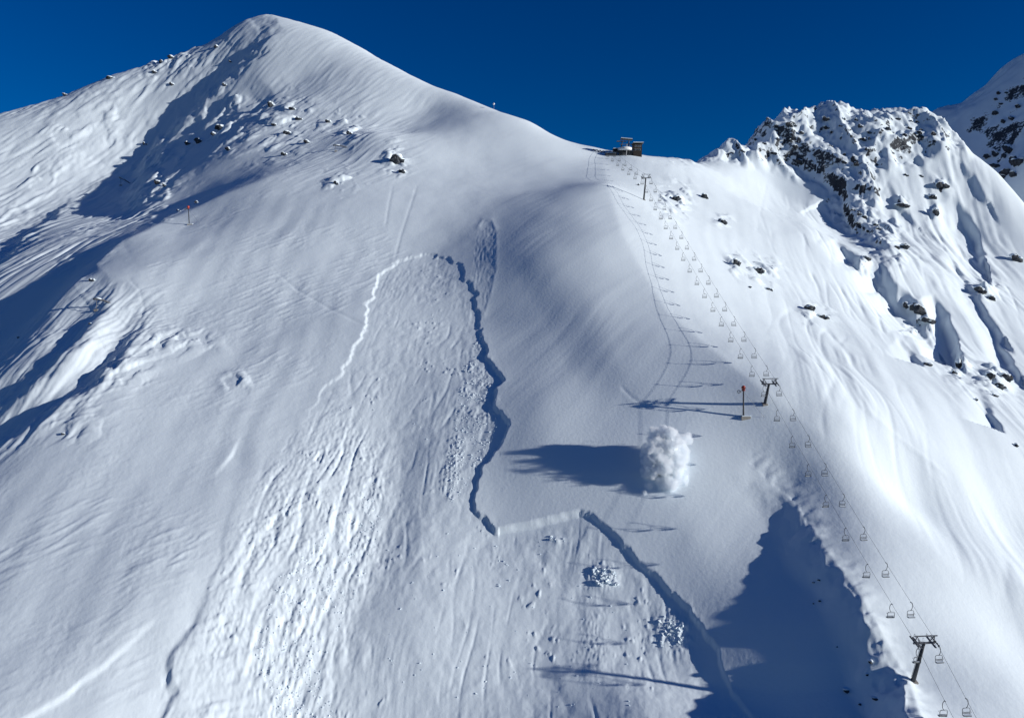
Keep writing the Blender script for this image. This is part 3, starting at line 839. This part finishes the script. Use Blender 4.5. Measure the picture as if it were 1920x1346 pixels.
# ------------------------------------------------------------------ top station
def station():
    g = B4.copy()
    k = g.y / F                    # metres per photo pixel at this distance
    g.z += 1.0
    r = empty('lift_station', g, 'top station of the chairlift with bullwheel canopy and dark timber cabin on the saddle', 'lift station')
    ax = None
    # cabin
    MB().box((7.2, 2.0, 1.9), 6.0, 6.5, 9.8).build('cabin_wall', M_WOOD, r)
    rf = MB().box((7.4, 1.6, 7.05), 7.6, 8.2, .35).build('cabin_roof', M_DARK, r)
    MB().box((7.5, 1.5, 7.45), 7.2, 7.8, .45).build('roof_snow', M_SNOW, rf)
    for z in (5.0, 2.6):
        for x in (5.6, 7.2, 8.8):
            w = MB().box((x, -1.30, z), 1.15, .12, 1.2).build('window', M_WHITE, r)
            MB().box((x, -1.40, z), .95, .06, 1.0).build('pane', M_GLASS, w)
    # machinery platform
    MB().box((-1.2, 1.0, 1.5), 12.5, 5.0, .5).build('platform', M_DARK, r)
    for x in (-6.8, -3.2, 1.2, 4.2): MB().bar((x, -1.0, -2.6), (x, -1.0, 1.3), .34).build('platform_post', M_DARK, r)
    for x0, x1 in ((-6.8,-3.2),(1.2,4.2)): MB().bar((x0,-1.05,-1.6), (x1,-1.05,1.2), .2).build('brace', M_DARK, r)
    MB().box((-1.0, .6, .2), 9.5, 2.6, 2.0).build('engine_housing', M_DARK, r)
    MB().tube([(-1.6,.6,2.1),(-1.6,.6,2.7),(-1.6,.6,3.9),(-1.6,.6,4.2)], [4.6,5.0,5.0,4.4], 28).build('bullwheel_cover', M_WHITE, r, True)
    MB().tube([(-1.6,.6,4.18),(-1.6,.6,4.5)], [4.2,3.4], 24).build('cover_snow', M_SNOW, r, True)
    for x, y in ((-4.4,-1.4),(1.2,-1.4),(-4.4,2.8),(1.2,2.8)):
        MB().bar((x,y,4.0), (x*.75,y*.8,9.0), .34).build('canopy_post', M_DARK, r)
    MB().bar((-5.4,-.9,8.2), (-1.0,-.9,8.2), .5).build('drive_arm', M_DARK, r)
    MB().bar((-5.6,.8,6.6), (3.6,.8,6.6), .4).build('service_beam', M_STEEL, r)
    rf = MB().box((-.6, .6, 10.0), 8.4, 4.6, .4, (Vector((1,0,-.09)).normalized(), Vector((0,1,0)), Vector((.09,0,1)).normalized())).build('canopy', M_DARK, r)
    MB().box((-.6, .6, 10.4), 8.0, 4.2, .4, (Vector((1,0,-.09)).normalized(), Vector((0,1,0)), Vector((.09,0,1)).normalized())).build('canopy_snow', M_SNOW, rf)
    MB().box((-5.8, .8, 8.7), 3.4, 2.6, .3).build('side_roof', M_STEEL, r)
    MB().bar((-1.2,-2.6,-4.2), (-.6,-2.4,6.2), .55).build('front_tower', M_STEEL, r)
    MB().box((-11.5, 1.2, -1.4), 8.0, 4.2, 3.4).build('loading_ramp', M_DARK, r)
    MB().box((-11.5, 1.3, .5), 7.6, 3.8, .5).build('ramp_snow', M_SNOW, r)
    for x in (-14.6, -12.4, -10.2, -8.0): MB().bar((x, -.8, -2.0), (x, -.8, 1.9), .22).build('ramp_post', M_DARK, r)
    MB().bar((-15, -.8, 1.8), (-7.4, -.8, 1.8), .12).build('ramp_rail', M_DARK, r)
    for z in (2.2, 3.0): MB().bar((3.8,-1.4,z), (10.6,-1.6,z), .09).build('railing', M_DARK, r)
    return r
station()

def shed(u, v, w, d, h, label):
    g = ground(u, v)
    r = empty('shed', g, label, 'shed')
    MB().box((0, d/2, h/2-1.0), w, d, h+2.0).build('wall', M_WOOD, r)
    rf = MB().box((0, d/2, h+.2), w+.8, d+.8, .4).build('roof', M_DARK, r)
    MB().box((0, d/2, h+.6), w+.5, d+.5, .5).build('roof_snow', M_SNOW, rf)
    MB().box((w*.2, -.06, .9), .9, .12, 1.9).build('door', M_DARK, r)
    return r
shed(1157, 287, 5.0, 4.0, 2.6, 'small dark shed snowed in just left of the top station')
for i, (u, v) in enumerate(((1113,284),(1119,285),(1125,286),(1131,287))):
    g = ground(u, v)
    if g is None: continue
    t = [Vector((math.cos(a)*1.25, .2*math.sin(3*a), math.sin(a)*1.7-.25)) for a in np.linspace(0, math.pi, 13)]
    r = empty('hoop', g, 'dark round hoop in the snow left of the station, %s from the left' % ORD[i], 'hoop', 'dark hoops beside the station')
    MB().tube(t, .2, 7).build('arch', M_DARK, r, True)
    MB().tube([p + Vector((0,.9,0)) for p in t], .2, 7).build('arch', M_DARK, r, True)
    for a in (4, 6, 8): MB().bar(t[a], t[a] + Vector((0,.9,0)), .12).build('spacer', M_DARK, r)
g = ground(926, 207)
if g:
    r = empty('weather_pole', g, 'thin pole with a white ball on the summit skyline', 'pole')
    MB().tube([(0,0,-.5),(0,0,4.6)], .09, 6).build('pole', M_STEEL, r)
    bm = bmesh.new(); bmesh.ops.create_uvsphere(bm, u_segments=12, v_segments=8, radius=.8)
    me = bpy.data.meshes.new('ball'); bm.to_mesh(me); bm.free(); me.materials.append(M_WHITE)
    o = bpy.data.objects.new('ball', me); C.objects.link(o); o.parent = r; o.location = (0,0,4.9)

# ------------------------------------------------------------------ rocks
def hull(n, rx, ry, rz, rng, c=(0,0,0)):
    bm = bmesh.new()
    for _ in range(n):
        d = Vector((rng.gauss(0,1), rng.gauss(0,1), rng.gauss(0,1))).normalized()
        k = rng.uniform(.72, 1.05)
        bm.verts.new((c[0]+d.x*rx*k, c[1]+d.y*ry*k, c[2]+d.z*rz*k))
    res = bmesh.ops.convex_hull(bm, input=bm.verts)
    gone = [e for e in res['geom_interior'] if isinstance(e, bmesh.types.BMVert)]
    bmesh.ops.delete(bm, geom=gone, context='VERTS')
    bm.verts.index_update()
    vs = [v.co.copy() for v in bm.verts]; fs = [[v.index for v in f.verts] for f in bm.faces]
    bm.free(); return vs, fs

def rock(u, v, w, h, label, group=None, name='rock_outcrop', seed=None, snow=True, tmin=100, bury=.25):
    """outcrop about w x h photo pixels in size"""
    g = ground(u, v, tmin)
    if g is None: return None
    rng = random.Random(seed if seed is not None else int(u*7+v*13))
    k = (g.y*CP + g.z*SP) / F
    w, h = w*k, h*k*.8
    r = empty(name, g, label, 'rock', group)
    m = MB(); cap = MB()
    nb = 1 if w < 2.2 else (2 if w < 5 else 4)
    for i in range(nb):
        f = rng.uniform(.55, .8) if nb > 1 else 1
        cx = (i/(max(nb-1,1))-.5)*w*(1-f)*1.15 if nb > 1 else 0
        cz = h*(.5-bury) - (i/(max(nb-1,1))-.5)*h*.35 + rng.uniform(-.1,.1)*h if nb > 1 else h*(.5-bury)
        cy = rng.uniform(-.1,.15)*w
        rx, ry, rz = w*f*.5, max(w*f*.45, h*.3), h*.5*rng.uniform(.75,1.1)
        vs, fs = hull(18, rx, ry, rz, rng, (cx,cy,cz)); m.add(vs, fs)
        if snow:
            big_cap = u > 1280 and v > 340
            vs, fs = hull(18, rx*1.2, ry*1.15, rz*.9, rng, (cx-rx*.06, cy+ry*.42, cz+rz*.5)) if big_cap else hull(16, rx*1.08, ry*1.0, rz*.66, rng, (cx+rx*.16, cy+ry*.28, cz+rz*.60)); cap.add(vs, fs)
    m.build('stone', M_ROCKM, r)
    if snow:
        o = cap.build('snow_cap', M_SNOW, r, True)
        md = o.modifiers.new('round', 'SUBSURF'); md.levels = 1; md.render_levels = 1
    return r
ROCKS = [
 (744,306,30,24,'large dark rock outcrop alone on the smooth face right of the summit rocks'),
 (754,324,15,11,'dark rock tooth at the lower tip of the large lone outcrop'),
 (630,346,10,9,'small dark rock on the slope straight below the large lone outcrop'),
 (1355,418,18,12,'oval dark rock alone in the snow bowl right of the chairs'),
 (1382,497,18,18,'snow-capped rock in the bowl, left one of the pair right of the chairs'),
 (1424,512,26,18,'snow-capped rock in the bowl, right one of the pair right of the chairs'),
 (1444,545,14,9,'small low rock just below the pair of snow-capped rocks in the bowl'),
 (1407,540,8,6,'tiny rock knob below the left rock of the pair in the bowl'),
 (1520,580,22,16,'upper left rock of the two dark rocks in the middle of the right bowl'),
 (1545,597,24,12,'lower right rock of the two dark rocks in the middle of the right bowl'),
 (1269,376,20,14,'dark low rock beside the chairs just right of the highest pylon'),
 (1322,372,16,12,'snow-covered rock above the bowl right of the highest pylon'),
 (1320,292,26,14,'snow-covered rock on the skyline between the station and the jagged crag'),
 (1297,288,18,10,'low rock on the skyline right of the station'),
 (1197,348,5,6,'tiny dark stone beside the highest pylon'),
 (1722,588,32,28,'big rounded dark rock in the shaded scoop of the right slope'),
 (1742,605,30,14,'dark ledge trailing below the big rounded rock of the right slope'),
 (1700,578,12,20,'narrow dark rock left of the big rounded rock of the right slope'),
 (1800,690,18,26,'tall dark rock at the foot of the second shaded scoop on the right slope'),
 (1768,352,24,18,'dark wedge-shaped rock high on the right slope under the ridge'),
 (1750,372,18,14,'dark broken rock just left of the wedge-shaped rock high on the right slope'),
 (1755,402,14,18,'dark upright rock below the wedge-shaped rock on the right slope'),
 (1693,388,26,10,'slanting rock slab with a smooth snow cap on the right slope'),
 (1626,487,16,10,'small dark rock by the left scoop of the right slope'),
 (1697,466,18,14,'dark rock at the lower end of the rocky rib on the right slope'),
 (1700,330,10,6,'left of two small rock teeth on the upper right slope'),
 (1728,332,9,6,'right of two small rock teeth on the upper right slope'),
 (1838,548,24,16,'dark rock at the right of the slope level with the big rounded rock'),
 (1860,562,16,12,'smaller dark rock touching the rock at the right of the slope'),
 (1908,490,26,18,'speckled dark rock face cut by the right edge of the picture'),
 (1858,707,22,14,'dark rock slab, upper left of the group near the right edge'),
 (1876,728,26,16,'long dark rock slab, lowest of the group near the right edge'),
 (1888,712,28,20,'dark rock slab, rightmost of the group near the right edge'),
 (1832,752,8,8,'tiny dark rock below the group near the right edge'),
 (1868,744,12,8,'small dark rock under the slabs near the right edge'),
 (1907,838,9,12,'small upright rock far down the right slope at the edge'),
 (1790,700,12,10,'small dark rock left of the tall rock under the second scoop'),
 (1740,685,18,10,'dark rock at the tip of the small shaded scoop left of the tall rock'),
 (1535,1088,9,5,'small dark rock in the shaded hollow, highest of its scatter'),
 (1525,1092,6,4,'tiny dark rock left of the highest rock in the shaded hollow'),
 (1537,1127,7,6,'small dark rock in the middle of the shaded hollow'),
 (1525,1132,4,4,'tiny dark rock left of the middle rock in the shaded hollow'),
 (1570,1213,5,4,'lone tiny rock low in the shaded hollow'),
 (1588,1297,14,10,'dark jagged rock at the bottom of the shaded hollow'),
 (1612,1321,7,7,'small dark rock right of the jagged rock at the bottom of the hollow'),
 (1642,1312,16,7,'slanting dark rock near the ridge foot at the bottom of the hollow'),
 (1633,1243,12,12,'dark rock jutting from the ridge edge left of the lowest pylon'),
 (1626,1266,6,7,'small dark stone below the rock jutting from the ridge edge'),
 (412,243,22,18,'dark rock on the rib below the summit, upper one beside the couloir'),
 (372,268,18,14,'dark rock on the rib below the summit, lower one beside the couloir'),
 (352,272,12,10,'small dark rock left of the lower rock beside the couloir'),
 (400,254,12,10,'small rock between the two dark rocks beside the couloir'),
 (427,282,12,10,'small dark rock right of the rocks beside the couloir'),
 (508,200,14,14,'dark rock at the top of the shaded notch below the summit'),
 (514,236,12,8,'dark rock at the lower end of the shaded notch below the summit'),
 (538,252,16,12,'snowy rock on the face right of the shaded notch'),
 (548,206,14,8,'snowy rock on the face above and right of the shaded notch'),
 (560,225,14,8,'snowy rock in the middle of the face below the summit'),
 (575,268,14,9,'low snowy rock at the bottom of the rocky patch below the summit'),
 (532,292,12,10,'lowest snowy rock of the rocky patch below the summit'),
 (655,252,12,10,'dark rock just above the exploder pipe on the face'),
 (615,230,12,8,'small rock above left of the exploder pipe on the face'),
 (295,345,16,12,'dark rock deep in the shaded couloir'),
 (308,350,8,8,'small dark rock beside the one deep in the shaded couloir'),
 (272,272,10,8,'dark rock at the upper end of the shaded couloir'),
 (420,162,10,9,'dark rock on the right wall of the upper couloir'),
 (320,110,16,10,'dark rock of the rocky patch left of the summit, right-hand one'),
 (302,118,12,9,'dark rock of the rocky patch left of the summit, middle one'),
 (290,138,12,8,'dark rock of the rocky patch left of the summit, lowest one'),
 (322,160,10,8,'lone dark rock between the rocky patch and the upper couloir'),
 (405,90,12,8,'dark rock on the snow just left of the summit'),
 (205,148,18,8,'low dark rock on the left skyline'),
 (122,180,12,7,'small dark rock farther down the left skyline'),
 (432,118,8,6,'tiny rock between the summit and the upper couloir'),
 (335,397,8,6,'tiny dark rock above the red ball mast on the shoulder'),
 (368,382,10,8,'dark rock just right of the red ball mast on the shoulder'),
 (172,527,12,8,'dark rock among the cornices at the top of the left gullies'),
 (168,608,6,6,'small dark rock in the left gullies below the exploder pipe'),
 (34,634,8,6,'small dark rock at the left edge among the gullies'),
 (118,815,8,8,'lone dark stone on the slope below the left gullies'),
]
for q in ROCKS:
    rock(*q)
# rocks of the jagged crag: too many alike to tell apart
rng = random.Random(21)
ORD += ['twenty-' + o for o in ORD[:9]]
def scatter(poly, n, wmin, wmax, label, group, tmin):
    us = [p[0] for p in poly]; vs = [p[1] for p in poly]; spots = []
    while len(spots) < n:
        u, v = rng.uniform(min(us), max(us)), rng.uniform(min(vs), max(vs))
        if inside(poly, np.array([u]), np.array([v]))[0] and ground(u, v, tmin): spots.append((u, v))
    for i, (u, v) in enumerate(sorted(spots)):
        w = rng.uniform(wmin, wmax)
        rock(u, v, w, w*rng.uniform(.55, .9), label + ', ' + ORD[i] + ' from the left', group, seed=rng.randint(0, 99999), tmin=tmin, bury=.35)
scatter([(1370,262),(1440,215),(1500,212),(1510,260),(1500,318),(1440,318),(1390,290)], 16, 7, 16, 'dark rock on the left buttress of the jagged crag', 'rocks on the left buttress of the crag', 500)
scatter([(1545,222),(1600,210),(1640,250),(1635,320),(1600,320),(1560,290)], 16, 8, 18, 'dark rock in the central cliff of the jagged crag', 'rocks in the central cliff of the crag', 500)
scatter([(1640,215),(1750,222),(1775,262),(1720,262),(1650,250)], 9, 7, 14, 'snowy rock along the right crest of the jagged crag', 'rocks along the right crest of the crag', 500)
scatter([(1560,355),(1600,350),(1625,395),(1660,430),(1690,470),(1650,450),(1590,410)], 12, 7, 14, 'dark rock on the rib below the jagged crag', 'rocks on the rib below the crag', 400)
scatter([(1840,300),(1915,270),(1915,360),(1850,345)], 14, 12, 26, 'dark rock in the shaded face of the far peak', 'rocks on the far peak', 700)
scatter([(1860,170),(1918,150),(1918,240),(1830,250)], 10, 8, 16, 'dark rock high on the far peak', 'rocks high on the far peak', 700)

# ------------------------------------------------------------------ loose snow blocks of the avalanche
def debris():
    rng = random.Random(5)
    vs = []; fs = []
    areas = [([(900,625),(915,680),(930,750),(932,805),(885,895),(850,950),(830,900),(855,780),(868,690)], 520, .18, .5),
             ([(700,900),(720,980),(690,1080),(640,1170),(600,1260),(640,1346),(520,1346),(470,1200),(520,1080),(620,980)], 1100, .12, .42),
             ([(1110,1062),(1150,1070),(1160,1095),(1120,1098)], 60, .4, 1.1), ([(1235,1150),(1280,1170),(1285,1210),(1240,1215)], 90, .3, .9),
             ([(740,950),(1080,1000),(1200,1150),(1180,1340),(760,1340),(700,1150)], 200, .1, .4),
             ([(600,800),(840,560),(880,640),(800,900),(720,860)], 120, .1, .35),
             ([(1030,1004),(1060,1004),(1060,1012),(1030,1012)], 10, .4, .9)]
    for poly, n, a, b in areas:
        us = [p[0] for p in poly]; vv = [p[1] for p in poly]; k = 0
        while k < n:
            u, v = rng.uniform(min(us), max(us)), rng.uniform(min(vv), max(vv))
            if not inside(poly, np.array([u]), np.array([v]))[0]: continue
            if fbm(np.array([u/30.0]), np.array([v/30.0]), 2, 7)[0] < rng.uniform(-.5, .35): k += .2; continue
            k += 1
            g = ground(u, v, 165)
            if g is None: continue
            s = a + (b - a) * rng.random() ** 2.5
            q = Matrix.Rotation(rng.uniform(0, 6.28), 3, 'Z') @ Matrix.Rotation(rng.uniform(-.6, .6), 3, 'X') @ Matrix.Rotation(rng.uniform(-.6, .6), 3, 'Y')
            e = Vector((s*rng.uniform(.7,1.4), s*rng.uniform(.6,1.1), s*rng.uniform(.4,.8)))
            i0 = len(vs)
            for dz in (-1,1):
                for dy in (-1,1):
                    for dx in (-1,1):
                        j = rng.uniform(.75, 1.1)
                        p = q @ Vector((dx*e.x*.5*j, dy*e.y*.5*j, dz*e.z*.5*j)); vs.append((g.x+p.x, g.y+p.y, g.z+p.z+e.z*.2))
            fs += [tuple(i0+i for i in f) for f in ((0,2,3,1),(4,5,7,6),(0,1,5,4),(2,6,7,3),(0,4,6,2),(1,3,7,5))]
    me = bpy.data.meshes.new('avalanche_debris'); me.from_pydata(vs, [], fs); me.update(); me.materials.append(M_SNOW)
    o = bpy.data.objects.new('avalanche_debris', me); C.objects.link(o); o['kind'] = 'stuff'
    o['label'] = 'loose snow blocks lying on the avalanche bed'; o['category'] = 'snow'
debris()

# ------------------------------------------------------------------ blast cloud of powder snow
def burst():
    g = ground(1238, 915, 165)
    k = (g.y*CP + g.z*SP) / F
    r = empty('snow_burst', g, 'billowing white burst of powder snow thrown up by a blast on the slope', 'snow cloud')
    def loc(u, v, dy):          # the plume leans back over the slope it was blown from
        h = (915 - v) * k
        return Vector(((u-1238)*k, dy*.5 + h*.36, h))
    rng = random.Random(3)
    big = [(1238,905,14,0),(1225,885,20,1),(1248,880,26,0),(1268,880,22,1),(1236,855,26,1),(1262,850,28,2),(1240,830,20,2),(1234,818,12,2),(1258,826,20,3),
           (1254,814,11,3),(1280,845,16,3),(1293,830,12,4),(1299,824,7,4),(1275,900,14,1),(1255,905,18,-1),(1218,912,9,0),(1222,870,14,1),(1284,866,12,2),(1208,921,6,-1)]
    def cluster(scale, small, seed, rmin=0):
        rng = random.Random(seed)
        bm = bmesh.new()
        def ball(p, rad):
            bmesh.ops.create_icosphere(bm, subdivisions=2, radius=rad, matrix=Matrix.Translation(p))
        for u, v, rad, dy in big:
            if rad < rmin: continue
            p = loc(u, v, dy); R = rad*k*scale
            ball(p, R*.93)
            for _ in range(small):
                d = Vector((rng.gauss(0,1), rng.gauss(0,1), rng.gauss(0,1))).normalized()
                rr = R*rng.uniform(.22,.5); ball(p + d*R*rng.uniform(.75,.95), rr)
        me = bpy.data.meshes.new('puff'); bm.to_mesh(me); bm.free()
        o = bpy.data.objects.new('puff', me); C.objects.link(o)
        md = o.modifiers.new('r', 'REMESH'); md.mode = 'VOXEL'; md.voxel_size = .22
        dg = bpy.context.evaluated_depsgraph_get(); ev = o.evaluated_get(dg)
        out = bpy.data.meshes.new_from_object(ev); bpy.data.objects.remove(o)
        return out
    me = cluster(.52, 5, 3, 20)
    co = np.empty(len(me.vertices)*3, np.float32); me.vertices.foreach_get('co', co); co = co.reshape(-1,3)
    no = np.empty(len(me.vertices)*3, np.float32); me.vertices.foreach_get('normal', no); no = no.reshape(-1,3)
    d = fbm(co[:,0]*.8 + co[:,2]*.35, co[:,1]*.8 + co[:,2]*.75, 3, 500) * .9 + fbm(co[:,0]*2.1 - co[:,1], co[:,2]*2.1 + co[:,1]*.6, 3, 510) * .3
    co += no * d[:, None]; me.vertices.foreach_set('co', co.ravel()); me.update()
    me.polygons.foreach_set('use_smooth', np.ones(len(me.polygons), bool))
    m, nt, b = new_mat('powder_cloud')
    b.inputs['Base Color'].default_value = (.84, .9, .95, 1); b.inputs['Roughness'].default_value = 1; b.inputs['Specular IOR Level'].default_value = 0
    b.inputs['Subsurface Weight'].default_value = 1.0; b.inputs['Subsurface Radius'].default_value = (1.6, 1.6, 1.6); b.inputs['Subsurface Scale'].default_value = 1.0
    me.materials.clear(); me.materials.append(m)
    o = bpy.data.objects.new('cloud_core', me); C.objects.link(o); o.parent = r
    mv = cluster(1.45, 4, 9)
    m2 = bpy.data.materials.new('powder_veil'); m2.use_nodes = True; nt = m2.node_tree
    for n in list(nt.nodes): nt.nodes.remove(n)
    Nn, Ll = nt.nodes, nt.links
    out = Nn.new('ShaderNodeOutputMaterial'); pv = Nn.new('ShaderNodeVolumePrincipled')
    pv.inputs['Color'].default_value = (.962, .982, 1.0, 1); pv.inputs['Anisotropy'].default_value = 0.0
    tc = Nn.new('ShaderNodeTexCoord')
    nz = Nn.new('ShaderNodeTexNoise'); nz.inputs['Scale'].default_value = .38; nz.inputs['Detail'].default_value = 7; nz.inputs['Roughness'].default_value = .62
    Ll.new(tc.outputs['Object'], nz.inputs['Vector'])
    # the ball of powder nearest to each point, 1 in its middle and 0 at its rim
    last = None
    for u, v, rad, dy in big:
        c = loc(u, v, dy)
        ds = Nn.new('ShaderNodeVectorMath'); ds.operation = 'DISTANCE'; ds.inputs[1].default_value = c
        Ll.new(tc.outputs['Object'], ds.inputs[0])
        f = Nn.new('ShaderNodeMath'); f.operation = 'MULTIPLY_ADD'; f.inputs[1].default_value = -1.0 / (rad * k * 1.22); f.inputs[2].default_value = 1.0
        Ll.new(ds.outputs['Value'], f.inputs[0])
        if last is None: last = f
        else:
            mxn = Nn.new('ShaderNodeMath'); mxn.operation = 'SMOOTH_MAX'; mxn.inputs[2].default_value = .12
            Ll.new(last.outputs[0], mxn.inputs[0]); Ll.new(f.outputs[0], mxn.inputs[1]); last = mxn
    ad = Nn.new('ShaderNodeMath'); ad.operation = 'MULTIPLY_ADD'; ad.inputs[1].default_value = 2.5; ad.inputs[2].default_value = -1.36
    Ll.new(nz.outputs['Fac'], ad.inputs[0])
    sm = Nn.new('ShaderNodeMath'); sm.operation = 'ADD'; Ll.new(last.outputs[0], sm.inputs[0]); Ll.new(ad.outputs[0], sm.inputs[1])
    mr = Nn.new('ShaderNodeMapRange'); mr.inputs['From Min'].default_value = .0; mr.inputs['From Max'].default_value = .45; mr.inputs['To Max'].default_value = 1.5
    mr.interpolation_type = 'SMOOTHSTEP'
    Ll.new(sm.outputs[0], mr.inputs['Value']); Ll.new(mr.outputs[0], pv.inputs['Density'])
    Ll.new(pv.outputs[0], out.inputs['Volume'])
    mv.materials.clear(); mv.materials.append(m2)
    o = bpy.data.objects.new('powder_veil', mv); C.objects.link(o); o.parent = r
burst()
